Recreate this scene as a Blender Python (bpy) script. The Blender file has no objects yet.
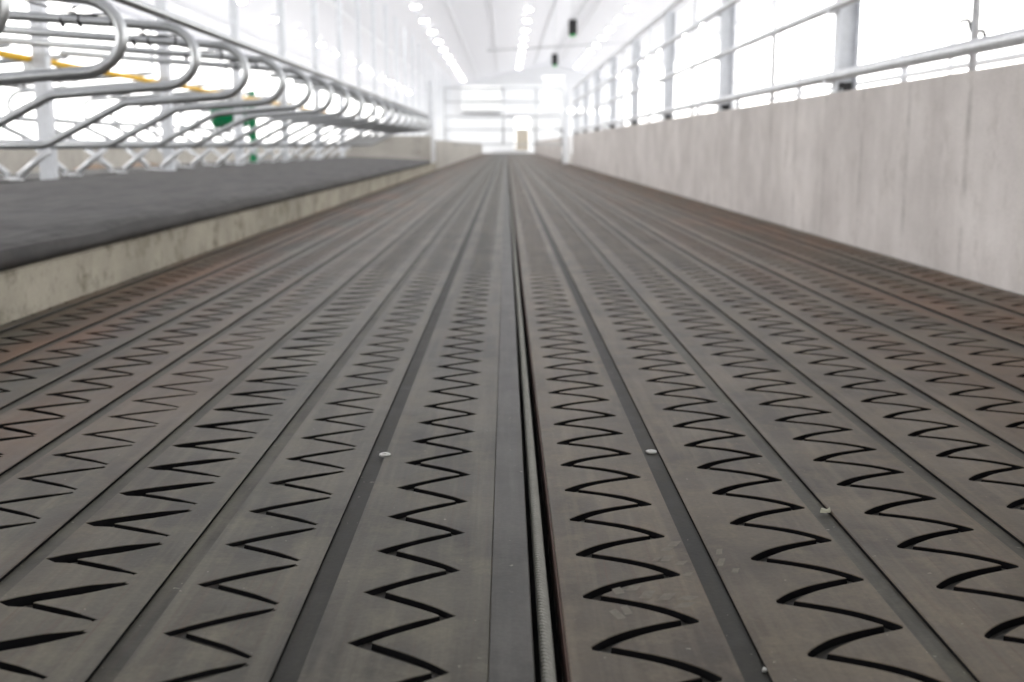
import bpy, bmesh, math, random
from mathutils import Vector
random.seed(7)
S = bpy.context.scene
C = S.collection
PI = math.pi
H = 0.67                      # eye height above the rubber floor
ALLEY_END = 94.0

# ------------------------------------------------------------------ materials
def nm(name):
    m = bpy.data.materials.new(name); m.use_nodes = True
    nt = m.node_tree; b = nt.nodes['Principled BSDF']
    return m, nt, b
def N(nt, t, **k):
    n = nt.nodes.new(t)
    for a, v in k.items(): setattr(n, a, v)
    return n
def pos(nt, scale=(1, 1, 1)):
    g = N(nt, 'ShaderNodeNewGeometry'); mp = N(nt, 'ShaderNodeMapping')
    mp.inputs['Scale'].default_value = scale
    nt.links.new(g.outputs['Position'], mp.inputs['Vector'])
    return mp.outputs['Vector']
def noise(nt, vec, scale, detail=4, rough=.55):
    n = N(nt, 'ShaderNodeTexNoise'); n.inputs['Scale'].default_value = scale
    n.inputs['Detail'].default_value = detail; n.inputs['Roughness'].default_value = rough
    nt.links.new(vec, n.inputs['Vector']); return n.outputs['Fac']
def ramp(nt, fac, stops):
    r = N(nt, 'ShaderNodeValToRGB'); e = r.color_ramp.elements
    while len(e) < len(stops): e.new(.5)
    for i, (p, c) in enumerate(stops):
        e[i].position = p; e[i].color = c if len(c) == 4 else (*c, 1)
    nt.links.new(fac, r.inputs['Fac']); return r.outputs['Color']
def g3(v): return (v, v, v, 1)
def mix(nt, fac, a, b, mode='MIX'):
    m = N(nt, 'ShaderNodeMix', data_type='RGBA', blend_type=mode)
    for s, v in ((0, fac), (6, a), (7, b)):
        if hasattr(v, 'links') or hasattr(v, 'is_linked'): nt.links.new(v, m.inputs[s])
        else: m.inputs[s].default_value = v if s == 0 or len(v) == 4 else (*v, 1)
    return m.outputs[2]
def math_(nt, op, a, b=0., c=None, clamp=False):
    m = N(nt, 'ShaderNodeMath', operation=op, use_clamp=clamp)
    for i, v in enumerate((a, b) if c is None else (a, b, c)):
        if isinstance(v, (int, float)): m.inputs[i].default_value = v
        else: nt.links.new(v, m.inputs[i])
    return m.outputs[0]
def bump(nt, b, h, strength, dist):
    bp = N(nt, 'ShaderNodeBump'); bp.inputs['Strength'].default_value = strength
    bp.inputs['Distance'].default_value = dist
    nt.links.new(h, bp.inputs['Height']); nt.links.new(bp.outputs[0], b.inputs['Normal'])

def rubber(name, dark, light, dust, rust=0., rustmask=None, rough=.5, seed=0., scuff=.5):
    m, nt, b = nm(name)
    v = pos(nt); vs = pos(nt, (26, 1.3, 1))
    big = noise(nt, v, 2.3 + seed, 5, .6)
    col = mix(nt, ramp(nt, big, [(.38, g3(0)), (.60, g3(1))]), dark, light)
    streak = noise(nt, vs, 1.0, 4, .6)
    col = mix(nt, math_(nt, 'MULTIPLY', ramp(nt, streak, [(.46, g3(0)), (.75, g3(1))]), scuff), col, dust)
    blot = noise(nt, v, 9.0, 6, .7)
    col = mix(nt, math_(nt, 'MULTIPLY', ramp(nt, blot, [(.50, g3(0)), (.70, g3(1))]), .5), col, dust)
    speck = ramp(nt, noise(nt, v, 75, 2, .5), [(.735, g3(0)), (.755, g3(1))])
    col = mix(nt, math_(nt, 'MULTIPLY', speck, .6), col, (.30, .28, .23))
    fine = noise(nt, v, 120, 3, .6)
    col = mix(nt, .35, col, ramp(nt, fine, [(.3, g3(.55)), (.7, g3(1.25))]), 'MULTIPLY')
    lines = ramp(nt, noise(nt, pos(nt, (150, .9, 1)), 1.0, 3, .6), [(.56, g3(0)), (.66, g3(1))])
    patch = ramp(nt, noise(nt, v, 1.7, 3, .5), [(.42, g3(0)), (.62, g3(1))])
    col = mix(nt, math_(nt, 'MULTIPLY', math_(nt, 'MULTIPLY', lines, patch), .45 if rust else .15), col, (.075, .036, .022))
    if rust:
        rn = noise(nt, pos(nt, (1.6, .33, 1)), 1.7, 5, .62)
        rm = ramp(nt, rn, [(.40, g3(0)), (.62, g3(1))])
        sx = N(nt, 'ShaderNodeSeparateXYZ'); nt.links.new(v, sx.inputs[0])
        lo, hi = rustmask
        mr = N(nt, 'ShaderNodeMapRange'); nt.links.new(sx.outputs[0], mr.inputs[0])
        mr.inputs[1].default_value = lo; mr.inputs[2].default_value = hi
        col = mix(nt, math_(nt, 'MULTIPLY', math_(nt, 'MULTIPLY', rm, mr.outputs[0]), rust), col, (.155, .073, .034))
    nt.links.new(col, b.inputs['Base Color'])
    rr = N(nt, 'ShaderNodeMapRange'); nt.links.new(blot, rr.inputs[0])
    rr.inputs[3].default_value = rough - .08; rr.inputs[4].default_value = rough + .14
    nt.links.new(rr.outputs[0], b.inputs['Roughness'])
    b.inputs['Specular IOR Level'].default_value = .24
    hgt = math_(nt, 'ADD', fine, math_(nt, 'MULTIPLY', streak, 1.4))
    bump(nt, b, hgt, .25, .0012)
    return m

def galv(name, base=.62, tint=(.97, 1.0, 1.02), metal=.75, rough=.36):
    m, nt, b = nm(name)
    v = pos(nt)
    vo = N(nt, 'ShaderNodeTexVoronoi'); vo.inputs['Scale'].default_value = 34; nt.links.new(v, vo.inputs['Vector'])
    n = noise(nt, v, 7, 4)
    col = mix(nt, n, tuple(base * .82 * t for t in tint), tuple(min(1, base * 1.12 * t) for t in tint))
    col = mix(nt, .25, col, ramp(nt, vo.outputs['Distance'], [(0, g3(.75)), (1, g3(1.2))]), 'MULTIPLY')
    nt.links.new(col, b.inputs['Base Color'])
    b.inputs['Metallic'].default_value = metal
    mr = N(nt, 'ShaderNodeMapRange'); nt.links.new(n, mr.inputs[0])
    mr.inputs[3].default_value = rough - .08; mr.inputs[4].default_value = rough + .12
    nt.links.new(mr.outputs[0], b.inputs['Roughness'])
    return m

def concrete(name, dark, light, stain, joints=None, vert=True, mildew=0.):
    m, nt, b = nm(name)
    v = pos(nt)
    big = noise(nt, v, 1.4, 6, .62)
    col = mix(nt, ramp(nt, big, [(.3, g3(0)), (.7, g3(1))]), dark, light)
    if vert:
        st = noise(nt, pos(nt, (1, 4.5, .5)), 1.3, 5, .55)
        col = mix(nt, math_(nt, 'MULTIPLY', ramp(nt, st, [(.48, g3(0)), (.75, g3(1))]), .25), col, stain)
        st2 = noise(nt, pos(nt, (1, 2.2, 1.4)), 2.1, 6, .7)
        col = mix(nt, math_(nt, 'MULTIPLY', ramp(nt, st2, [(.54, g3(0)), (.74, g3(1))]), .6), col, stain)
    if joints:
        sy = N(nt, 'ShaderNodeSeparateXYZ'); nt.links.new(v, sy.inputs[0])
        q = math_(nt, 'PINGPONG', math_(nt, 'SUBTRACT', sy.outputs[1], .625), joints / 2)
        near = N(nt, 'ShaderNodeMapRange'); nt.links.new(q, near.inputs[0])
        near.inputs[1].default_value = .0; near.inputs[2].default_value = .05; near.inputs[3].default_value = 1; near.inputs[4].default_value = 0
        jn = noise(nt, pos(nt, (1, 1.5, 3.2)), 1.9, 4, .6)
        col = mix(nt, math_(nt, 'MULTIPLY', near.outputs[0], ramp(nt, jn, [(.42, g3(.0)), (.70, g3(.5))])), col, (.22, .205, .19))
    if mildew:
        mn = noise(nt, pos(nt, (1, 1, 1)), 6.5, 7, .72)
        col = mix(nt, math_(nt, 'MULTIPLY', ramp(nt, mn, [(.5, g3(0)), (.68, g3(1))]), mildew), col, (.15, .14, .10))
    fine = noise(nt, v, 60, 4, .6)
    col = mix(nt, .3, col, ramp(nt, fine, [(.3, g3(.7)), (.7, g3(1.15))]), 'MULTIPLY')
    nt.links.new(col, b.inputs['Base Color'])
    b.inputs['Roughness'].default_value = .82
    b.inputs['Specular IOR Level'].default_value = .25
    bump(nt, b, math_(nt, 'ADD', fine, big), .35, .004)
    return m

def plain(name, col, rough=.5, metal=0., var=.12, scale=8, spec=.4):
    m, nt, b = nm(name)
    n = noise(nt, pos(nt), scale, 4)
    c = mix(nt, n, tuple(x * (1 - var) for x in col), tuple(min(1, x * (1 + var)) for x in col))
    nt.links.new(c, b.inputs['Base Color'])
    b.inputs['Roughness'].default_value = rough; b.inputs['Metallic'].default_value = metal
    b.inputs['Specular IOR Level'].default_value = spec
    return m
def emis(name, col, s):
    m, nt, b = nm(name)
    b.inputs['Base Color'].default_value = (.9, .9, .9, 1)
    b.inputs['Emission Color'].default_value = (*col, 1); b.inputs['Emission Strength'].default_value = s
    return m

RUBL = rubber('rubber_grey', (.031, .0275, .0205), (.072, .064, .047), (.160, .143, .102), rust=.7, rustmask=(-.6, -1.5), rough=.42, seed=0)
RUBR = rubber('rubber_brown', (.043, .0335, .0225), (.092, .0735, .050), (.178, .145, .098), rust=.7, rustmask=(.9, 2.0), rough=.45, seed=.4)
RUBE = rubber('rubber_plain_edge', (.036, .034, .030), (.060, .0565, .051), (.105, .10, .088), rough=.45, seed=.9, scuff=.6)
BANDD = rubber('rubber_band_dark', (.013, .0125, .0095), (.022, .021, .0155), (.048, .044, .030), rough=.55, seed=1.2, scuff=.3)
BANDM = rubber('rubber_band_mid', (.026, .024, .0165), (.055, .051, .037), (.115, .106, .074), rough=.5, seed=1.5, scuff=.6)
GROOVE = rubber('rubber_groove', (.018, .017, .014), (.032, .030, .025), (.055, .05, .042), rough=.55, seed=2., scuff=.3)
GWALL = plain('rubber_wall_shade', (.008, .008, .0085), .9, var=.2, scale=30, spec=.02)  # near-black colour paints recess shade onto groove and step walls
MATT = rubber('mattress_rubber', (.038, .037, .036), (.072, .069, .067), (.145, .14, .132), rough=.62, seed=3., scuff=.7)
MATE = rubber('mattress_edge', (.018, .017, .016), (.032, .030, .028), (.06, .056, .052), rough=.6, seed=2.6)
GALV = galv('galvanised_steel', .50, metal=.85, rough=.33)
GALVL = galv('galvanised_bright', .78, (.98, 1, 1.03), .45, .4)
POST = galv('painted_post', .74, (.97, 1, 1.05), .15, .45)
CONW = concrete('wall_concrete', (.50, .465, .445), (.70, .66, .635), (.36, .325, .30), joints=.875)
KERB = concrete('kerb_concrete', (.26, .24, .195), (.47, .435, .355), (.16, .15, .11), vert=False, mildew=.9)
CONF = concrete('floor_concrete', (.30, .29, .27), (.42, .40, .37), (.2, .2, .2), vert=False)
CONE = concrete('end_concrete', (.36, .34, .31), (.48, .46, .42), (.2, .19, .17))
SLOTM = plain('slot_inside', (.012, .011, .010), .8, var=.3, spec=.1)
WIRE = plain('wire_rope_steel', (.21, .205, .175), .5, .1, .25, 60)
RUSTY = plain('rusty_edge', (.045, .019, .011), .7, .2, .35, 40)
BLACK = plain('black_plastic', (.012, .012, .013), .45, 0, .2)
GREEN = plain('green_plastic', (.0, .20, .075), .4, 0, .15)
GREENL = plain('green_lens', (.03, .55, .12), .3, 0, .1)
YEL = plain('yellow_plastic', (.85, .50, .03), .4, 0, .08)
CEIL = plain('ceiling_panel', (.76, .76, .80), .55, 0, .03, 1.5)
_nt = CEIL.node_tree; _b = _nt.nodes['Principled BSDF']
_tr = _nt.nodes.new('ShaderNodeBsdfTranslucent'); _tr.inputs['Color'].default_value = (.93, .94, 1, 1)
_mx = _nt.nodes.new('ShaderNodeMixShader'); _mx.inputs[0].default_value = .07  # translucency added so sky brightens the roof underside and the floor
_nt.links.new(_b.outputs[0], _mx.inputs[1]); _nt.links.new(_tr.outputs[0], _mx.inputs[2])
_nt.links.new(_mx.outputs[0], _nt.nodes['Material Output'].inputs['Surface'])
SOFF = plain('white_sheet', (.82, .83, .85), .5, 0, .04, 2)
GREYP = plain('grey_louvre', (.42, .45, .47), .5, 0, .08, 3)
PALEGND = plain('outdoor_ground', (.72, .72, .72), .9, 0, .05, .4)
BROWN = plain('shade_brown', (.23, .16, .11), .95, 0, .35, 25)
SILV = plain('bolt_steel', (.46, .46, .43), .35, .6, .15, 200)
CHIP = plain('pale_chip', (.38, .38, .29), .7, 0, .15, 200)
DUST = plain('dust_print', (.16, .145, .122), .85, 0, .3, 90, spec=.15)
TRANSW = plain('white_translucent_sheet', (.8, .8, .8), .6, 0, .02, 2)
_nt = TRANSW.node_tree; _b = _nt.nodes['Principled BSDF']
_tr = _nt.nodes.new('ShaderNodeBsdfTranslucent'); _tr.inputs['Color'].default_value = (.95, .97, 1, 1)
_mx = _nt.nodes.new('ShaderNodeMixShader'); _mx.inputs[0].default_value = .34
_nt.links.new(_b.outputs[0], _mx.inputs[1]); _nt.links.new(_tr.outputs[0], _mx.inputs[2])
_nt.links.new(_mx.outputs[0], _nt.nodes['Material Output'].inputs['Surface'])
TAN = plain('tan_door', (.55, .50, .42), .6, 0, .1)
WHITEL = emis('lamp_light', (1, .985, .95), 45)

# ------------------------------------------------------------------ helpers
def link(name, me, mat, parent=None):
    o = bpy.data.objects.new(name, me)
    for m in (mat if isinstance(mat, (list, tuple)) else [mat]): me.materials.append(m)
    C.objects.link(o)
    if parent: o.parent = parent
    return o
def ob(name, bm, mat, parent=None, smooth=False):
    me = bpy.data.meshes.new(name)
    bmesh.ops.recalc_face_normals(bm, faces=bm.faces)
    if smooth:
        for f in bm.faces: f.smooth = True
    bm.to_mesh(me); bm.free()
    return link(name, me, mat, parent)
def tag(o, label, cat, group=None, kind=None):
    o['label'] = label; o['category'] = cat
    if group: o['group'] = group
    if kind: o['kind'] = kind
    return o
def struct(o, label=None):
    o['kind'] = 'structure'
    if label: o['label'] = label
    return o
def empty(name, loc, label, cat, group=None):
    o = bpy.data.objects.new(name, None); C.objects.link(o); o.location = loc
    return tag(o, label, cat, group)
def box(bm, x0, x1, y0, y1, z0, z1, bev=0., mi=0):
    vs = [bm.verts.new((x, y, z)) for x in (x0, x1) for y in (y0, y1) for z in (z0, z1)]
    fs = [bm.faces.new([vs[i] for i in q]) for q in ((0, 1, 3, 2), (4, 6, 7, 5), (0, 4, 5, 1), (2, 3, 7, 6), (0, 2, 6, 4), (1, 5, 7, 3))]
    for f in fs: f.material_index = mi
    if bev:
        es = list({e for f in fs for e in f.edges})
        bmesh.ops.bevel(bm, geom=es, offset=bev, segments=2, affect='EDGES', profile=.6)
    return bm
def bx(*a, **k): return box(bmesh.new(), *a, **k)
def tube(bm, pts, r, seg=12, cap=True, mi=0):
    pts = [Vector(p) for p in pts]; n = len(pts); rings = []
    t0 = (pts[1] - pts[0]).normalized()
    up = Vector((0, 0, 1)) if abs(t0.z) < .9 else Vector((0, 1, 0))
    nrm = (up - t0 * up.dot(t0)).normalized()
    for i, p in enumerate(pts):
        if i == 0: t = t0
        elif i == n - 1: t = (pts[i] - pts[i - 1]).normalized()
        else: t = ((pts[i] - pts[i - 1]).normalized() + (pts[i + 1] - pts[i]).normalized()).normalized()
        nrm = (nrm - t * nrm.dot(t)).normalized(); b = t.cross(nrm)
        rr = r[i] if isinstance(r, (list, tuple)) else r
        rings.append([bm.verts.new(p + nrm * (rr * math.cos(a)) + b * (rr * math.sin(a))) for a in [2 * PI * k / seg for k in range(seg)]])
    for a, b_ in zip(rings, rings[1:]):
        for k in range(seg):
            f = bm.faces.new((a[k], a[(k + 1) % seg], b_[(k + 1) % seg], b_[k])); f.smooth = True; f.material_index = mi
    if cap:
        bm.faces.new(rings[0]).material_index = mi; bm.faces.new(rings[-1][::-1]).material_index = mi
    return bm
def tb(*a, **k): return tube(bmesh.new(), *a, **k)
def fillet(pts, r, n=7):
    out = [Vector(pts[0])]
    for i in range(1, len(pts) - 1):
        a, b, c = Vector(pts[i - 1]), Vector(pts[i]), Vector(pts[i + 1])
        u, w = (a - b).normalized(), (c - b).normalized()
        ang = u.angle(w); d = min(r / math.tan(ang / 2), .48 * (a - b).length, .48 * (c - b).length)
        p, q = b + u * d, b + w * d
        for k in range(n + 1):
            t = k / n; out.append(p * (1 - t) ** 2 + b * (2 * t * (1 - t)) + q * t * t)
    out.append(Vector(pts[-1])); return out
def ext(bm, prof, y0, y1, mi=0):
    """extrude an (x,z) outline along y"""
    a = [bm.verts.new((x, y0, z)) for x, z in prof]; b = [bm.verts.new((x, y1, z)) for x, z in prof]
    n = len(prof)
    for i in range(n):
        bm.faces.new((a[i], a[(i + 1) % n], b[(i + 1) % n], b[i])).material_index = mi
    bm.faces.new(a[::-1]).material_index = mi; bm.faces.new(b).material_index = mi
    return bm
def copy_tree(o, parent=None):
    c = o.copy(); C.objects.link(c)
    if parent: c.parent = parent
    for ch in list(o.children): copy_tree(ch, c)
    return c

# ------------------------------------------------------------------ camera
TH = math.atan(196 / 1130.)
cam_d = bpy.data.cameras.new('camera'); cam = bpy.data.objects.new('camera', cam_d); C.objects.link(cam)
cam.location = (0, 0, H); cam.rotation_euler = (PI / 2 - TH, 0, -math.atan(6 / 1130. * math.cos(TH)))
cam_d.sensor_width = 36; cam_d.lens = 36 * 1130 / 1024.; cam_d.clip_end = 600; cam_d.clip_start = .05
cam_d.dof.use_dof = True; cam_d.dof.focus_distance = 2.05; cam_d.dof.aperture_fstop = 3.8
S.camera = cam

# ------------------------------------------------------------------ rubber alley floor
PER = .1775
def mat_strip(inner, outer, tipa, tipb, depth, curl, wx, pinch, fab, gap, phase, base, bandmat, bdep=.007, y0=.72, y1=ALLEY_END):
    """rubber strip: inner edge (by the slot) -> groove zigzag between tips -> recessed band at the outer edge"""
    sg = 1 if outer > inner else -1
    lo, hi = sorted((tipa, tipb)); hw = wx / 2
    a0 = lo + hw * (1 if curl > .2 else 1.25); a1 = hi - hw * (1 if curl > .2 else 1.25)
    ys = y0 + .03 + (phase % PER)
    def path(y):
        q = (y - ys) / (PER / 2)
        if gap:
            q = q % 2; ga, gb = gap[0] * 2, gap[1] * 2
            if ga < q < gb: return a1, None, 0
            q = q / ga if q <= ga else 1 + (q - gb) / (2 - gb)
        i = math.floor(q); u = q - i        # u: 0 near end of an arm, 1 far end
        near, far = (a0, a1) if i % 2 == 0 else (a1, a0)
        # u = 1-((1-curl)*tt + curl*tt^4); invert for tt (1 near, 0 far)
        g = 1 - u; l, h_ = 0., 1.
        for _ in range(14):
            m_ = (l + h_) / 2
            if (1 - curl) * m_ + curl * m_ ** 4 < g: l = m_
            else: h_ = m_
        tt = (l + h_) / 2
        return far + (near - far) * tt, (i % 2 == 0), tt
    SUB = 48; tab = [path(ys + PER * k / SUB) for k in range(SUB)]
    def outline(k):
        xl, xr = 1e9, -1e9
        kk = int(hw * 1.9 / (PER / SUB)) + 1
        for d in range(-kk, kk + 1):
            dy = d * PER / SUB
            x, arm, tt = tab[(k + d) % SUB]
            if arm is None: continue
            # arms may thin out towards their right-hand ends
            rt = (1 - tt) if arm else tt
            w = hw * (fab[0] if arm else fab[1]) * (1 - pinch * max(0., (rt - .65) / .35))
            if abs(dy) > w: continue
            e = math.sqrt(w * w - dy * dy) if curl > .2 else (w - abs(dy)) * 1.25
            xl = min(xl, x - e); xr = max(xr, x + e)
        return (a1, a1) if xl > xr else (xl, xr)
    out = [outline(k) for k in range(SUB)]
    m0 = (out[0][0] + out[0][1]) / 2
    rows = [(y0, m0, m0, 0), (ys - .002, m0, m0, 0)]
    k = 0; y = ys
    while y < y1 - .3:
        o_ = out[k % SUB]; rows.append((y, *o_, 0 if o_[0] == o_[1] else 1))
        st = 1 if y < 5 else 2 if y < 8 else 3 if y < 15 else 6 if y < 30 else 12
        if k % st: st = st - k % st
        k += st; y = ys + k * PER / SUB
    rows += [(y, m0, m0, 0), (y1, m0, m0, 0)]
    bm = bmesh.new(); prev = None
    band = .036
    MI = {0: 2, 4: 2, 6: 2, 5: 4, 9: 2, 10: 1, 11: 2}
    for (yy, xl, xr, s) in rows:
        if s == 0: g = [(xl, 0), (xl, -.0002), (xl, -.0004), (xl, -.0004), (xl, -.0002), (xl, 0)]
        else: g = [(xl - .0015, 0), (xl, -.0012), (xl + .0015, -depth), (xr - .0015, -depth), (xr, -.0012), (xr + .0015, 0)]
        if sg < 0: g = g[::-1]
        pr = [(inner, -.024), (inner, -.002), (inner + sg * .002, 0)] + g + [(outer - sg * (band + .001), 0), (outer - sg * band, -bdep), (outer - sg * .0005, -bdep), (outer - sg * .0005, -.024)]
        cur = [bm.verts.new((x, yy, z)) for x, z in pr]
        if prev:
            for i in range(len(pr) - 1):
                f = bm.faces.new((prev[i], prev[i + 1], cur[i + 1], cur[i]))
                f.material_index = MI.get(i, 0)
        prev = cur
    # close underside + ends
    o = ob('rubber_floor_strip', bm, [base, bandmat, GWALL, base, GROOVE])
    return o

left = [ # inner, outer, tips, depth, curl, wx, pinch, phase, band
 (-.023, -.302, -.070, -.2155, .0105, .12, .040, .35, 1.452, BANDD, 'grey rubber floor strip just left of the cable slot, beside the smooth edge plate'),
 (-.302, -.536, -.330, -.474, .0075, .10, .034, .5, 1.485, BANDM, 'second grooved rubber floor strip left of the cable slot, with shallow pale grooves'),
 (-.536, -.796, -.578, -.745, .0165, .06, .030, .6, 1.597, BANDM, 'third rubber floor strip left of the slot, with the boldest black zigzag grooves'),
 (-.796, -1.050, -.838, -.995, .008, .10, .034, .5, 1.52, BANDM, 'fourth rubber floor strip left of the slot, with faint shallow zigzag grooves'),
 (-1.050, -1.312, -1.095, -1.255, .011, .10, .036, .4, 1.60, BANDM, 'fifth rubber floor strip left of the cable slot, faintly rust stained'),
 (-1.312, -1.580, -1.360, -1.520, .011, .10, .036, .4, 1.55, BANDM, 'sixth rubber floor strip left of the cable slot, reddish brown in places'),
 (-1.580, -1.850, -1.625, -1.785, .011, .10, .036, .4, 1.63, BANDM, 'rubber floor strip second from the concrete kerb, rust tinted'),
 (-1.850, -2.110, -1.885, -2.050, .011, .10, .036, .4, 1.57, BANDM, 'rubber floor strip half hidden under the concrete kerb'),
]
right = [
 (.082, .339, .115, .2765, .0125, .34, .040, .1, 1.434, BANDD, 'brown rubber floor strip just right of the cable slot, with a dusty boot print'),
 (.339, .602, .402, .561, .0125, .34, .040, .1, 1.59, BANDM, 'second grooved rubber floor strip right of the cable slot, with rusty streaks'),
 (.602, .886, .662, .829, .0125, .34, .040, .1, 1.645, BANDM, 'third grooved rubber floor strip right of the cable slot'),
 (.886, 1.152, .940, 1.096, .012, .34, .040, .1, 1.50, BANDM, 'fourth grooved rubber floor strip right of the cable slot'),
 (1.152, 1.438, 1.205, 1.370, .012, .34, .040, .1, 1.58, BANDM, 'fifth grooved rubber floor strip right of the cable slot'),
 (1.438, 1.765, 1.500, 1.675, .012, .34, .042, .1, 1.47, BANDD, 'sixth rubber floor strip right of the slot, reddish rust patches'),
 (1.765, 2.085, 1.825, 2.000, .012, .34, .042, .1, 1.62, BANDM, 'rubber floor strip second from the right concrete wall'),
 (2.085, 2.362, 2.135, 2.295, .012, .34, .042, .1, 1.53, BANDM, 'rubber floor strip running along the foot of the right concrete wall'),
]
FAB = {-.023: (1.15, 1.15), -.302: (1.4, 1.15), -.536: (2.05, 1.15)}
GAPS = {-.302: (.45, .57), -.536: (.39, .62), -.796: (.45, .57), -1.05: (.46, .56)}
for L in left + right:
    o = mat_strip(L[0], L[1], L[2], L[3], L[4], L[5], {.040: .0215, .034: .018, .030: .0185, .036: .026, .042: .0215}[L[6]], L[7], FAB.get(L[0], (1.3, .95) if L[0] < 0 else (1, 1)), GAPS.get(L[0]), (L[8] - .75) % PER + (PER / 2 if L[0] < 0 and False else 0), RUBL if L[0] < 0 else RUBR, L[9])
    tag(o, L[10], 'rubber mat', 'grooved rubber strips of the alley floor')
    if L[0] == .082: strip_r1 = o
    if L[0] == -.023: strip_l1 = o
    if L[0] == .339: strip_r2 = o

# smooth plate on the left of the slot
bm = ext(bmesh.new(), [(-.0228, -.024), (.0345, -.024), (.0365, -.003), (.0345, -.0001), (-.0222, -.0001), (-.0228, -.0012)], .72, ALLEY_END)
o = ob('slot_edge_strip', bm, RUBE); tag(o, 'smooth dark grey edge strip on the left of the cable slot', 'edge strip')
# rusty angle on the right of the slot
bm = ext(bmesh.new(), [(.0785, -.058), (.0815, -.058), (.0815, -.0015), (.0785, -.0015)], .72, ALLEY_END)
o = ob('slot_edge_angle', bm, RUSTY); tag(o, 'thin rusty steel edge on the right of the cable slot', 'edge strip')

# wire rope in the slot
def rope():
    bm = bmesh.new(); n = 6; lay = .064; R = .0072; r = .0034; y0, y1 = .75, 15.5
    per_turn = 10; steps = int((y1 - y0) / lay * per_turn)
    for s in range(n):
        prev = None
        for i in range(steps + 1):
            y = y0 + (y1 - y0) * i / steps; a = 2 * PI * (y / lay + s / n)
            c = Vector((R * math.cos(a), y, R * math.sin(a)))
            rad = Vector((math.cos(a), 0, math.sin(a))); tan = Vector((-math.sin(a) * R * 2 * PI / lay, 1, math.cos(a) * R * 2 * PI / lay)).normalized()
            bi = tan.cross(rad)
            cur = [bm.verts.new(c + rad * (r * math.cos(k * PI / 3)) + bi * (r * math.sin(k * PI / 3))) for k in range(6)]
            if prev:
                for k in range(6):
                    f = bm.faces.new((prev[k], prev[(k + 1) % 6], cur[(k + 1) % 6], cur[k])); f.smooth = True
            prev = cur
    tube(bm, [(0, 15.5, 0), (0, ALLEY_END, 0)], .0098, 8)
    return bm
o = ob('scraper_cable', rope(), WIRE)
o.location = (.0548, 0, -.014)
tag(o, 'twisted steel wire rope lying in the narrow slot down the middle of the floor', 'cable')

# bolts, chip
def bolt(x, y, label, z=-.006, r=.0085):
    bm = bmesh.new()
    tube(bm, [(0, 0, 0), (0, 0, .003), (0, 0, .0045)], [r, r, r * .8], 16)
    tube(bm, [(0, 0, .0045), (0, 0, .006)], [r * .5, r * .42], 6)
    o = ob('bolt_head', bm, SILV); o.location = (x, y, z); tag(o, label, 'bolt', 'bolt heads in the strip joints'); return o
bolt(-.266, 2.40, 'silver bolt head in the dark joint left of the cable slot', z=-.0005, r=.0125)
bolt(.3235, 2.44, 'silver bolt head in the dark joint right of the cable slot', r=.0125)
bolt(.336, 1.375, 'small dull bolt head at the bottom of the picture in the dark right joint', r=.003)
bm = bmesh.new()
pts = [(-.011, -.004), (-.002, -.008), (.009, -.004), (.012, .006), (.006, .004), (-.001, .003), (-.008, .001)]
lo = [bm.verts.new((x, y, 0)) for x, y in pts]; hi = [bm.verts.new((x * .8, y * .8, .004 + .004 * (i % 3 == 0))) for i, (x, y) in enumerate(pts)]
for i in range(7): bm.faces.new((lo[i], lo[(i + 1) % 7], hi[(i + 1) % 7], hi[i]))
bm.faces.new(hi); bm.faces.new(lo[::-1])
o = ob('wood_chip', bm, CHIP); o.location = (.592, 2.01, -.001); tag(o, 'small pale chip lying on the joint of the right floor strips', 'chip')

# dusty boot print on the first strips right of the slot
def print_marks(parent, quads):
    bm = bmesh.new()
    for (x, y, a, b, ang, sk) in quads:
        c, s = math.cos(ang), math.sin(ang)
        vs = []
        for (u, v) in ((-a, -b), (a * .8, -b * 1.1), (a, b), (-a * .75, b * .9)):
            u += sk * v
            vs.append(bm.verts.new((x + u * c - v * s, y + u * s + v * c, .0004)))
        bm.faces.new(vs)
    return ob('boot_print_mark', bm, DUST, parent)
lugs = [(.195, 1.643, .010, .009, .1, .5), (.2135, 1.618, .010, .015, .0, .35), (.2415, 1.610, .011, .013, .1, .6), (.272, 1.604, .012, .009, -.2, .5), (.264, 1.578, .013, .009, .1, .8),
        (.170, 1.632, .009, .011, .5, .2), (.160, 1.545, .008, .016, .6, .2), (.175, 1.560, .007, .014, .5, .3),
        (.248, 1.765, .008, .009, .1, .6), (.264, 1.770, .010, .014, 0, .5), (.284, 1.748, .009, .008, .1, .6), (.270, 1.812, .009, .008, 0, .5), (.286, 1.838, .009, .013, 0, .4), (.2875, 1.700, .007, .007, 0, .4)]
print_marks(strip_r1, lugs)
print_marks(strip_r2, [(.350, 1.752, .006, .016, .1, .4), (.356, 1.80, .006, .012, .2, .4), (.366, 1.715, .006, .009, 0, .3)])

# concrete below, alley base (the dark bottom of seams and slot)
bm = bmesh.new()
box(bm, -10.6, .036, -14.2, 130, -.34, -.0245); box(bm, .083, 10.2, -14.2, 130, -.34, -.0245); box(bm, .0355, .0835, -14.2, 130, -.34, -.12, mi=1)
o = ob('floor', bm, [CONF, SLOTM]); struct(o, 'concrete barn floor under the rubber strips')

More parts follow.
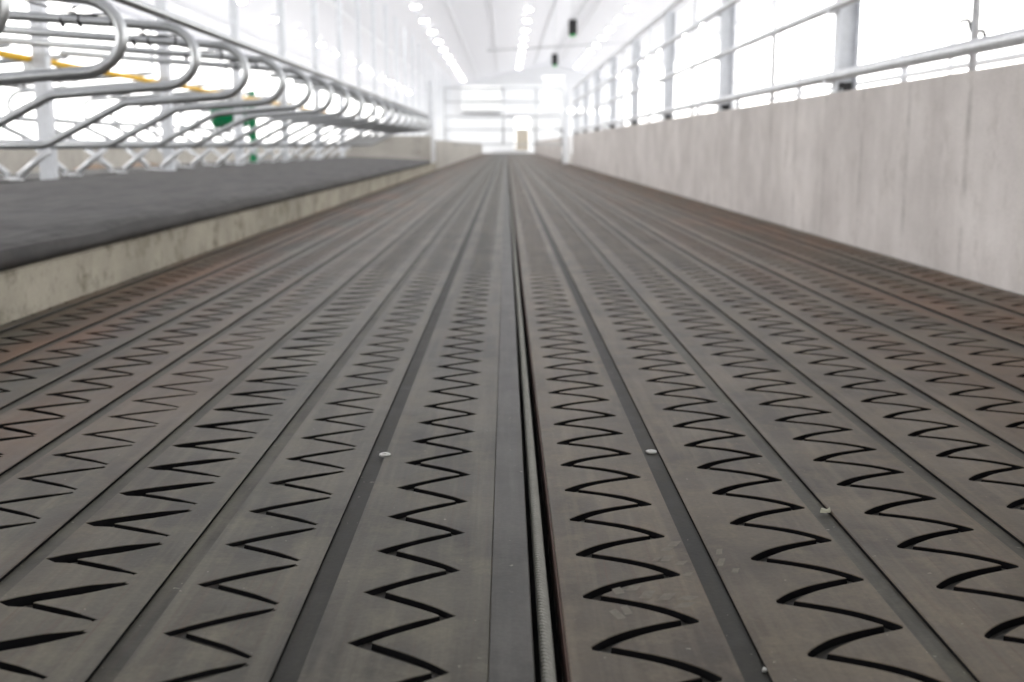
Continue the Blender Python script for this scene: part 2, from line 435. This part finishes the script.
# kerb + mattress left
bm = ext(bmesh.new(), [(-1.905, .001), (-1.900, .188), (-1.912, .200), (-2.10, .203), (-2.10, .001)], .3, 31.2)
o = ob('concrete_kerb', bm, KERB); tag(o, 'stained concrete kerb under the edge of the black mattress on the left', 'kerb')
bm = ext(bmesh.new(), [(-2.101, -.02), (-2.101, .20), (-4.9, .315), (-5.4, .315), (-6.3, .2), (-6.3, -.02)], .3, 60)
o = ob('floor_cubicle_platform', bm, CONF); struct(o, 'raised concrete platform under the mattresses')
def mattress():
    bm = bmesh.new()
    top = [(-1.888, .205), (-1.872, .212), (-1.866, .230), (-1.870, .256), (-1.887, .280), (-1.925, .299), (-1.99, .313), (-2.10, .321), (-2.3, .328), (-2.6, .334), (-3.0, .347), (-3.5, .362), (-4.02, .374), (-4.05, .366), (-4.05, .300)]
    bot = [(-2.6, .235), (-2.105, .2055), (-1.9, .2035)]
    prof = top + bot
    ys = [.4 + .2 * i for i in range(150)]
    ys = [y for y in ys if y < 28.6]; prev = None
    for y in ys:
        cur = []
        for i, (x, z) in enumerate(prof):
            dz = 0
            if 3 <= i <= 13: dz = .005 * math.sin(y * 2.9 + i * .7) + .004 * math.sin(y * 5.3 - i) + random.uniform(-.0015, .0015)
            cur.append(bm.verts.new((x + (random.uniform(-.002, .002) if i < 6 else 0), y, z + dz)))
        if prev:
            for i in range(len(prof)):
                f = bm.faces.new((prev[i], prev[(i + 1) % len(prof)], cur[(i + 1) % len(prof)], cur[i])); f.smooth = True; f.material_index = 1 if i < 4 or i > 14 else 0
        else: bm.faces.new(cur)
        prev = cur
    bm.faces.new(prev[::-1])
    return bm
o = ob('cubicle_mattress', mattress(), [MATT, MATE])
tag(o, 'long black rubber cow mattress with a rounded front edge lying along the left kerb', 'mattress')

# ------------------------------------------------------------------ right concrete wall
bm = bmesh.new()
WX = 2.366; WT = 1.042
ycur = .2; joints = [1.5 + .875 * i for i in range(-15, 46)]
gap = .003
for i in range(len(joints) - 1):
    box(bm, WX, WX + .19, joints[i] + gap / 2, joints[i + 1] - gap / 2, -.02, WT)
    box(bm, WX + .005, WX + .185, joints[i + 1] - gap / 2, joints[i + 1] + gap / 2, -.02, WT - .003)
o = ob('wall_right', bm, CONW); struct(o, 'low grey concrete wall along the right of the alley')
# continuation of the wall further away, slightly set in
bm = bx(2.30, 2.46, 43.5, 92, -.02, .98)
o = ob('wall_right_far', bm, CONW); struct(o, 'lower far stretch of the concrete wall beyond the gate')

# ------------------------------------------------------------------ fence on the right wall
FX = 2.46
def fence_post(y, label, top):
    r = empty('fence_post', (FX, y, WT), label, 'post', 'steel posts standing on the right concrete wall')
    bm = bmesh.new()
    box(bm, -.075, -.063, -.06, .06, .012, top); box(bm, .063, .075, -.06, .06, .012, top); box(bm, -.063, .063, -.005, .005, .012, top)
    ob('beam', bm, POST, r)
    bm = bx(-.085, .08, -.085, .085, .0, .012)
    for sx in (-.04, .04):
        for sy in (-.072, .072): tube(bm, [(sx, sy, .012), (sx, sy, .03)], .008, 6)
    ob('base_plate', bm, GALV, r)
    bm = bx(-.045, .045, -.045, -.006, .013, .075, bev=.006)
    ob('foot_block', bm, BLACK, r)
    return r
ords = ['nearest tall steel post standing on the right concrete wall', 'second tall steel post from the right edge, on the concrete wall', 'third steel post back along the right concrete wall', 'fourth steel post back along the right concrete wall', 'fifth steel post back along the right concrete wall', 'sixth steel post back along the right concrete wall']
py = [3.86 + 4.54 * i for i in range(9)]
for i, y in enumerate(py):
    lab = 'steel post of the right wall fence, just outside the picture' if i == 0 else (ords[i - 1] if i <= 6 else 'small hazy steel post at the far end of the right wall fence')
    fence_post(y, lab, 5.6 if i in (1, 2) else 1.60)
    # rails in each bay
for z, r, nme in ((1.155, .038, 'lowest'), (1.64, .03, 'second'), (2.12, .03, 'third'), (2.60, .03, 'top')):
    yy = [.4] + py
    y1 = 40.3
    bm = tb([(FX - .118, .4, z), (FX - .118, y1, z)], r, 10)
    for y in py: box(bm, FX - .118 - r * .9, FX - .0765, y - .03, y + .03, z - r - .012, z - r * .6); 
    o = ob('fence_rail', bm, GALVL)
    tag(o, f'{nme} long horizontal tube of the fence on the right concrete wall', 'rail', 'horizontal fence tubes on the right wall')
for i in range(8):
    y = py[i] + 2.22
    bm = tb([(FX - .01, y, WT), (FX - .01, y, 2.66)], .020, 10)
    lab = ['thin upright tube at the top right, nearest of the fence uprights', 'second thin upright tube of the right fence, between the two nearest tall posts', 'third thin upright tube back along the right wall fence'][i] if i < 3 else 'thin hazy upright tube far along the right wall fence'
    tag(ob('fence_upright', bm, GALVL), lab, 'upright', 'thin uprights between the posts of the right fence')

# feed rail with bent latches beyond the wall
r = empty('headlock_rail', (3.1, 0, 0), 'galvanised feed rail with bent latches behind the right concrete wall', 'rail')
ob('rail', tb([(0, 2, 1.30), (0, 40, 1.30)], .024, 8), GALVL, r)
ob('rail', tb([(0, 2, 1.20), (0, 40, 1.20)], .02, 8), GALVL, r)
for i in range(12):
    ob('leg', tb([(0, 2.6 + 3.2 * i, -.024), (0, 2.6 + 3.2 * i, 1.33)], .03, 8), GALVL, r)
for i in range(24):
    y = 3.1 + 1.55 * i
    ob('latch', tb(fillet([(0, y - .22, 1.31), (0, y - .22, 1.40), (0, y, 1.41), (0, y + .06, 1.50), (0, y + .20, 1.50)], .05, 4), .012, 6), GALV if i % 3 else BLACK, r)

# ------------------------------------------------------------------ cubicle dividers, left row
PX = -4.13
def make_divider(short=False):
    r = empty('cubicle_divider', (0, 0, 0), '', 'cubicle divider', 'cubicle dividers along the left mattress')
    RAD = .0285
    # loop tube: from the post line along the top, round the nose, back, down the diagonal, along to the post line
    cx, cz, rr = -2.005, 1.178, .172
    pts = [Vector((-4.06, 0, 1.50)), Vector((-2.9, 0, 1.412))] + [Vector((cx - .17, 0, cz + rr + .012))]
    if short: pts = [Vector((-2.42, 0, 1.378)), pts[-1]]  # upper arm cut short to imitate glare whitening out the far tubes
    for k in range(13):
        a = PI / 2 - PI * k / 12
        pts.append(Vector((cx + (rr + .03) * math.cos(a), 0, cz + rr * math.sin(a))))
    tail = fillet([(cx - .05, 0, cz - rr - .002), (-2.66, 0, .957), (-3.22, 0, .672), (-4.06, 0, .660)], .16, 6)
    pts += tail
    ob('loop_tube', tb(pts, RAD, 14), GALV, r)
    # brace from the lower tube down and back to the mattress
    bm = bmesh.new()
    tube(bm, [(-3.70, 0, .645), (-3.97, 0, .420)], .030, 8)
    box(bm, -4.04, -3.95, -.04, .04, .385, .400)
    ob('brace', bm, GALVL, r)
    # clamp with hooks on the upper tube
    return r
def clamp(r, x, big):
    z = 1.412 + (x + 2.9) * (-.076)
    bm = bmesh.new()
    w = .145 if big else .09
    box(bm, x - w, x + w, -.012, .012, z + .030, z + .043)
    for dx in (-w, -.3 * w, w):
        tube(bm, [(x + dx - .006, 0, z), (x + dx + .006, 0, z)], .034, 10)
    for dx in (-.55 * w, -.42 * w): tube(bm, [(x + dx, 0, z + .04), (x + dx - .02, 0, z + .07), (x + dx + .015, 0, z + .085)], .006, 6)
    tube(bm, [(x - .5 * w, 0, z + .045), (x - .36, 0, z + .115)], .006, 6)
    ob('strap_clamp', bm, BLACK, r)
proto = make_divider(); clamp(proto, -2.42, True)
proto_short = make_divider(True)
dord = ['first', 'second', 'third', 'fourth', 'fifth', 'sixth', 'seventh', 'eighth', 'ninth', 'tenth']
NDIV = 19
for i in range(NDIV):
    o = proto if i == 0 else proto_short if i == 6 else copy_tree(proto if i < 6 else proto_short)
    o.location = (0, 4.20 + 1.285 * i, 0)
    if i == 0: o['label'] = 'galvanised cubicle divider cut off by the left edge, only a sliver of its nose showing'
    elif i < 8: o['label'] = f'galvanised tube cubicle divider over the mattress, {dord[i-1]} full loop from the left edge'
    else: o['label'] = 'small blurred galvanised cubicle divider in the far part of the left row'
# neck rail
bm = tb([(-1.965, .6, 1.408), (-1.965, 28.8, 1.408)], .026, 12)
o = ob('neck_rail', bm, GALV); tag(o, 'long galvanised neck rail along the tops of the left dividers', 'rail')
# opposite row behind (heads meet at the post line)
for i in range(14):
    o = copy_tree(proto); o.rotation_euler = (0, 0, PI); o.location = (2 * -4.11, 7.2 + 1.285 * i, 0)
    o['group'] = 'cubicle dividers of the row behind the posts'
    o['label'] = 'hazy cubicle divider of the row behind the posts, its loop pointing away to the left'
tag(ob('cubicle_mattress', ext(bmesh.new(), [(-4.25, .3165), (-4.9, .3165), (-5.4, .3165), (-6.25, .2125), (-6.25, .27), (-5.4, .36), (-4.25, .366)], 5, 29.2), MATT), 'black cow mattress of the row behind the posts', 'mattress')
tag(ob('neck_rail', tb([(-6.3, 5, 1.408), (-6.3, 30, 1.408)], .024, 8), GALV), 'neck rail of the far row of dividers behind the posts', 'rail')
# head rails along the post line
for z, nme in ((.70, 'lower'),):
    tag(ob('head_rail', tb([(PX, 4.5, z), (PX, 29, z)], .022, 8), GALVL), 'horizontal head rail low between the roof posts', 'rail')
# posts
def zroof(x): return 7.2 - .226 * abs(x - 3.3)
def roof_post(y, label, i):
    r = empty('roof_post', (PX, y, .315), label, 'post', 'square roof posts along the left cubicles')
    top = zroof(PX) - .315 - .10
    bm = bx(-.062, .062, -.062, .062, .012, top, bev=.008)
    ob('shaft', bm, POST, r)
    bm = bx(-.1, .1, -.1, .1, 0, .012)
    ob('base_plate', bm, GALV, r)
    if i < 6:
        bm = bx(-.068, .068, -.068, .068, 1.02, 1.028); box(bm, -.068, .068, -.068, .068, 1.14, 1.148)
        box(bm, -.15, -.063, -.05, .05, .98, 1.10)
        ob('bracket', bm, GALV, r)
for i in range(22):
    y = 10.35 + 3.72 * (i - 1)
    lab = {0: 'roof post just outside the left edge'}.get(i, f'square grey roof post behind the dividers, {dord[i-1]} from the left edge' if i <= 7 else 'thin pale roof post in the far part of the left row')
    roof_post(y, lab, i)
# yellow pipe
tag(ob('yellow_pipe', tb([(-4.24, 5.0, 1.425), (-4.24, 27, 1.425)], .031, 10), YEL), 'yellow plastic pipe running level behind the left roof posts', 'pipe')
# green cow brush
r = empty('cow_brush', (-4.8, 20.9, .366), 'green cow brush with a yellow collar behind the second and third posts', 'cow brush')
ob('mast', bx(.14, .27, -.05, .05, 0, 1.27, bev=.01), GREEN, r)
ob('collar', bx(.12, .29, -.07, .07, 1.05, 1.13, bev=.01), YEL, r)
bm = bmesh.new(); n = 28; prev = None
for k in range(17):
    x = -.52 + .64 * k / 16
    ring = []
    for j in range(n):
        rr = .175 + (.02 if (j + k) % 2 else -.012)
        if k in (0, 16): rr = .16
        ring.append(bm.verts.new((x, rr * math.cos(2 * PI * j / n), .80 + rr * math.sin(2 * PI * j / n))))
    if prev:
        for j in range(n): bm.faces.new((prev[j], prev[(j + 1) % n], ring[(j + 1) % n], ring[j]))
    else: bm.faces.new(ring)
    prev = ring
bm.faces.new(prev[::-1])
ob('bristle_roller', bm, GREEN, r)
ob('axle', tb([(-.56, 0, .80), (.2, 0, .80)], .03, 8), GALV, r)

# end wall of the cubicle row
bm = bmesh.new()
prof = [(-1.93, .205), (-1.93, .90), (-3.55, .915), (-3.75, .90), (-4.35, .68), (-5.5, .66), (-5.5, .3165), (-4.9, .3165)]
ext(bm, prof, 29.4, 29.6)
o = ob('wall_cubicle_end', bm, CONE); struct(o, 'grey concrete cross wall closing the left mattress row')
# wall continuing along the alley beyond
bm = bx(-2.10, -1.90, 31.4, 92, -.02, .80)
o = ob('wall_left', bm, CONE); struct(o, 'low concrete wall on the far left of the alley')

# gate post left
def gatepost(x, y, z, hgt, w, label, box_low):
    r = empty('gate_post', (x, y, z), label, 'gate post')
    ob('shaft', bx(-w, w, -w, w, 0, hgt, bev=.01), POST, r)
    ob('sleeve', bx(-w * 1.5, w * 1.5, -w * 1.5, w * 1.5, .0, box_low, bev=.01), GALVL, r)
    ob('latch', tube(tb([(-.28, 0, hgt * .47), (.02, 0, hgt * .47)], .03, 8), [(-.28, 0, hgt * .47), (-.36, 0, hgt * .54)], .03, 8), GALV, r)
    return r
gatepost(-2.0, 30.6, .2035, 2.15, .075, 'pale gate post on the kerb at the far end of the mattress row', .92)
gatepost(2.20, 42.2, -.0005, 2.55, .075, 'hazy gate post at the far end of the right concrete wall', .9)
# gate across the alley
r = empty('tubular_gate', (0, 41.5, 0), 'wide hazy tubular gate standing across the alley in the distance', 'gate')
gx0, gx1 = -2.20, 2.02
gz = [.70, 1.22, 1.68, 2.20, 2.70]
for z in gz: ob('rail', tb([(gx0, 0, z), (gx1, 0, z)], .024, 8), GALV, r)
for x in (gx0, -.10, 1.08, gx1): ob('upright', tb([(x, 0, .62 if x in (gx0, gx1) else .70), (x, 0, 2.72)], .026, 8), GALV, r)
for x in (gx0, gx1): ob('foot', tb([(x, 0, .0), (x, 0, .62)], .02, 8), GALV, r)

# ------------------------------------------------------------------ building shell
XL, XR, YE, YB = -10.2, 9.8, 95.0, -14.0
def roof_side(x0, x1, name, lab):
    bm = bmesh.new()
    ys = (YB, YE + 1)
    p = [(x0, zroof(x0)), (x1, zroof(x1)), (x1, zroof(x1) + .12), (x0, zroof(x0) + .12)]
    ext(bm, p, *ys); bmesh.ops.delete(bm, geom=[f for f in bm.faces if f.calc_center_median().z > max(zroof(x0), zroof(x1)) - abs(x1 - x0) * .113 + .06], context='FACES')
    # shallow sheet ribs
    o = ob(name, bm, CEIL); struct(o, lab)
roof_side(XL - .5, 3.3, 'ceiling_left', 'white sheet roof slope on the left')
roof_side(3.3, XR + .5, 'ceiling_right', 'white sheet roof slope on the right')
k = 0
for x in [-8.9, -5.6, -2.2, -.6, 2.2, 4.2, 7.2]:
    k += 1
    z = zroof(x)
    bm = bx(x - .03, x + .03, YB + .1, YE - .1, z - .10, z - .008)
    struct(ob(f'trim_{k}', bm, SOFF), 'pale purlin under the roof')
# side openings with low wall
for nme, x0, x1 in (('wall_outer_left', XL - .1, XL + .1), ('wall_outer_right', XR - .1, XR + .1)):
    bm = bx(x0, x1, YB, YE, -.02, .60); box(bm, x0, x1, YB, YE, zroof(x0) - .12, zroof(x0) - .03, mi=1)
    struct(ob(nme, bm, [CONE, SOFF]), 'low outer barn wall under the open side')
n = 0
for x in (XL, XR):
    for i in range(12):
        n += 1
        y = 1.5 + 8.0 * i
        bm = bx(x - .05, x + .05, y - .05, y + .05, .60, zroof(x) - .2)
        struct(ob(f'trim_{20+n}', bm, SOFF), 'pale side post')
# wire mesh in the left opening
bm = bmesh.new()
for i in range(60):
    y = 6 + 1.2 * i; box(bm, XL + .16, XL + .18, y, y + .015, .60, 3.9)
for z in (.9, 1.4, 1.9, 2.4): box(bm, XL + .16, XL + .18, 6, 78, z, z + .02)
o = ob('window_1', bm, GALVL); struct(o, 'wire mesh across the open left side')
# end wall
bm = bmesh.new()
def endbox(x0, x1, z0, z1, m=0): box(bm, x0, x1, YE, YE + .2, z0, z1, mi=m)
endbox(XL, -3.6, 3.0, 3.66); endbox(XL, -8, -.02, 3.0)
endbox(-3.6, -.4, -.02 + 3.2, 3.4)
endbox(-3.6, 6.5, 2.9, 3.3); endbox(9, XR, -.02, 3.66)
endbox(.8, 1.9, .0, 1.9, 2)
bc = bx(-8.0, .75, YE + .22, YE + .25, .0, 3.2); box(bc, 1.95, 9.4, YE + .22, YE + .25, .0, 3.2)
struct(ob('window_4', bc, TRANSW), 'white translucent sheet added to tone down the far end glare')  # sheet added so the far openings stay bright without clipping
bk = bx(XL, XR, YB - .2, YB, -.02, 3.66)
pb = [(XL, 3.66), (XR, 3.66), (XR, zroof(XR)), (3.3, 7.2), (XL, zroof(XL))]
ext(bk, pb, YB - .2, YB)
struct(ob('wall_back', bk, CONE), 'gable wall behind the viewer, added to darken the near floor')  # unseen wall added to block the rear sky and darken the near floor
bc = bx(-.4, 3.0, YE + .22, YE + .25, 3.3, 5.6); struct(ob('window_5', bc, TRANSW), 'bright upper window in the far gable')
# gable above
g = [(-8.0, 3.66), (-3.6, 3.66), (-3.6, 5.4), (-.4, 5.4), (-.4, 5.55), (3.0, 5.55), (3.0, 6.2), (4.8, 6.2), (4.8, 3.66), (XR, 3.66), (XR, zroof(XR)), (3.3, 7.2), (XL, zroof(XL)), (XL, 3.66)]
pa = [bm.verts.new((x, YE, z)) for x, z in g]; bm.faces.new(pa)
o = ob('wall_end', bm, [SOFF, GREYP, TAN]); struct(o, 'bright gable wall at the far end')
for (x0, x1, z0, z1) in ((-3.6, -.4, 3.4, 5.4), (3.0, 4.8, 3.3, 6.2)):
    bm = bmesh.new()
    kz = int((z1 - z0) / .16)
    for i in range(kz): box(bm, x0, x1, YE + .02, YE + .06, z0 + .16 * i, z0 + .16 * i + .13)
    struct(ob('window_%d' % (2 if x0 < 0 else 3), bm, GREYP), 'grey louvred opening in the far gable')
bm = bx(-1.2, 1.9, 93.2, 93.5, -.024, .25); o = ob('trim_99', bm, SOFF); struct(o, 'pale threshold at the end of the alley')
# outside ground, added pale to bounce daylight up to the ceiling
bm = bmesh.new()
box(bm, -160, -10.7, -60, 300, -.4, -.1); box(bm, 10.3, 160, -60, 300, -.4, -.1); box(bm, -10.7, 10.3, 130.1, 300, -.4, -.1)
o = ob('floor_outside', bm, PALEGND); struct(o, 'pale ground outside the barn, added to bounce daylight in')

# brown mounds imitating the shaded gaps low behind the braces
for (x, y, l) in ((-7.4, 20.5, 'left'), (-7.4, 23.6, 'right')):
    bm = bmesh.new(); n = 18; rings = []
    for k_ in range(5):
        t = k_ / 4; ring = []
        for j in range(n):
            a = 2 * PI * j / n; q = (1 - t * .92) * (1 + random.uniform(-.06, .06))
            ring.append(bm.verts.new((.55 * q * math.cos(a), 1.1 * q * math.sin(a), .34 * math.sin(t * PI / 2) + random.uniform(0, .02))))
        rings.append(ring)
    for a, b in zip(rings, rings[1:]):
        for j in range(n): bm.faces.new((a[j], a[(j + 1) % n], b[(j + 1) % n], b[j]))
    bm.faces.new(rings[-1]); bm.faces.new(rings[0][::-1])
    o = ob('shade_mound', bm, BROWN, smooth=True); o.location = (x, y, -.0245)
    tag(o, f'low brown mound imitating a shaded gap behind the braces, the {l} one of two', 'heap', 'brown mounds imitating shade behind the far row')

# ------------------------------------------------------------------ lamps
def make_lamp():
    r = empty('ceiling_lamp', (0, 0, 0), '', 'lamp', '')
    bm = bmesh.new(); tube(bm, [(0, 0, .0), (0, 0, .02), (0, 0, .10), (0, 0, .16)], [.15, .155, .13, .06], 16)
    ob('housing', bm, SOFF, r)
    bm = bmesh.new(); tube(bm, [(0, 0, -.03), (0, 0, -.001)], [.12, .145], 16)
    ob('diffuser', bm, WHITEL, r)
    return r
lp = make_lamp(); first = True
rows = [(-7.4, 'far left row above the cubicles'), (-3.25, 'row beside the left roof posts'), (1.0, 'middle row above the alley'), (5.4, 'row right of the roof ridge'), (8.5, 'row behind the right wall fence')]
for x, rn in rows:
    for i in range(18):
        y = 9.6 + 4.62 * i
        o = lp if first else copy_tree(lp); first = False
        o.location = (x, y, zroof(x) - .168)
        o['group'] = 'round ceiling lamps, ' + rn
        vis = {-7.4: 4, -3.25: 6, 1.0: 8, 5.4: 8, 8.5: 3}[x]
        j = i - vis
        o['label'] = (f'round ceiling lamp, {dord[j]} from the picture top in the {rn}' if 0 <= j < 5 else
                      ('round ceiling lamp above the picture in the ' if j < 0 else 'small distant ceiling lamp in the ') + rn)

# black boxes with green lens hanging from the roof
def hang(x, y, z, s, label):
    r = empty('hanging_camera', (x, y, z), label, 'camera', 'black boxes hanging from the roof')
    ob('body', bx(-.13, .13, -.13, .13, 0, .46, bev=.02), BLACK, r)
    ob('lens', tb([(0, 0, -.06), (0, 0, 0)], [.08, .1], 12), GREENL, r)
    top = zroof(x) - z
    ob('rod', tb([(0, 0, .46), (0, 0, top - .004)], .018, 8), GALVL, r)
    ob('stay', tb([(.02, 0, .44), (1.6, 0, zroof(x + 1.6) - z - .004)], .012, 6), GALV, r)
    return r
hang(2.12, 37.0, 4.12, 1, 'nearer black box with a green lens hanging from the roof')
hang(2.12, 50.5, 4.10, 1, 'farther, smaller black box hanging from the roof')
# tie wire across the roof
tag(ob('tie_bar', tb([(-1.0, 62, zroof(-1.0) - .6), (6.5, 62, zroof(6.5) - .42)], .03, 8), GALV), 'thin dark tie bar crossing under the roof ridge', 'bar')

# ------------------------------------------------------------------ light
w = bpy.data.worlds.new('sky'); S.world = w; w.use_nodes = True
nt = w.node_tree; bg = nt.nodes['Background']
tc = N(nt, 'ShaderNodeTexCoord'); sx = N(nt, 'ShaderNodeSeparateXYZ'); nt.links.new(tc.outputs['Generated'], sx.inputs[0])
c = ramp(nt, sx.outputs[2], [(0, (1, .985, .96)), (.35, (1, .99, .97)), (1, (.95, .97, 1))])
nt.links.new(c, bg.inputs['Color']); bg.inputs['Strength'].default_value = 2.2
# daylight coming in along the open sides and the ridge
def area(name, loc, rot, sx_, sy_, p, col=(1, 1, 1)):
    d = bpy.data.lights.new(name, 'AREA'); d.shape = 'RECTANGLE'; d.size = sx_; d.size_y = sy_; d.energy = p; d.color = col
    o = bpy.data.objects.new(name, d); C.objects.link(o); o.location = loc; o.rotation_euler = rot; return o

vs = S.view_settings; vs.view_transform = 'Standard'; vs.look = 'None'; vs.gamma = 1; vs.use_curve_mapping = False
vs.exposure = 1.02
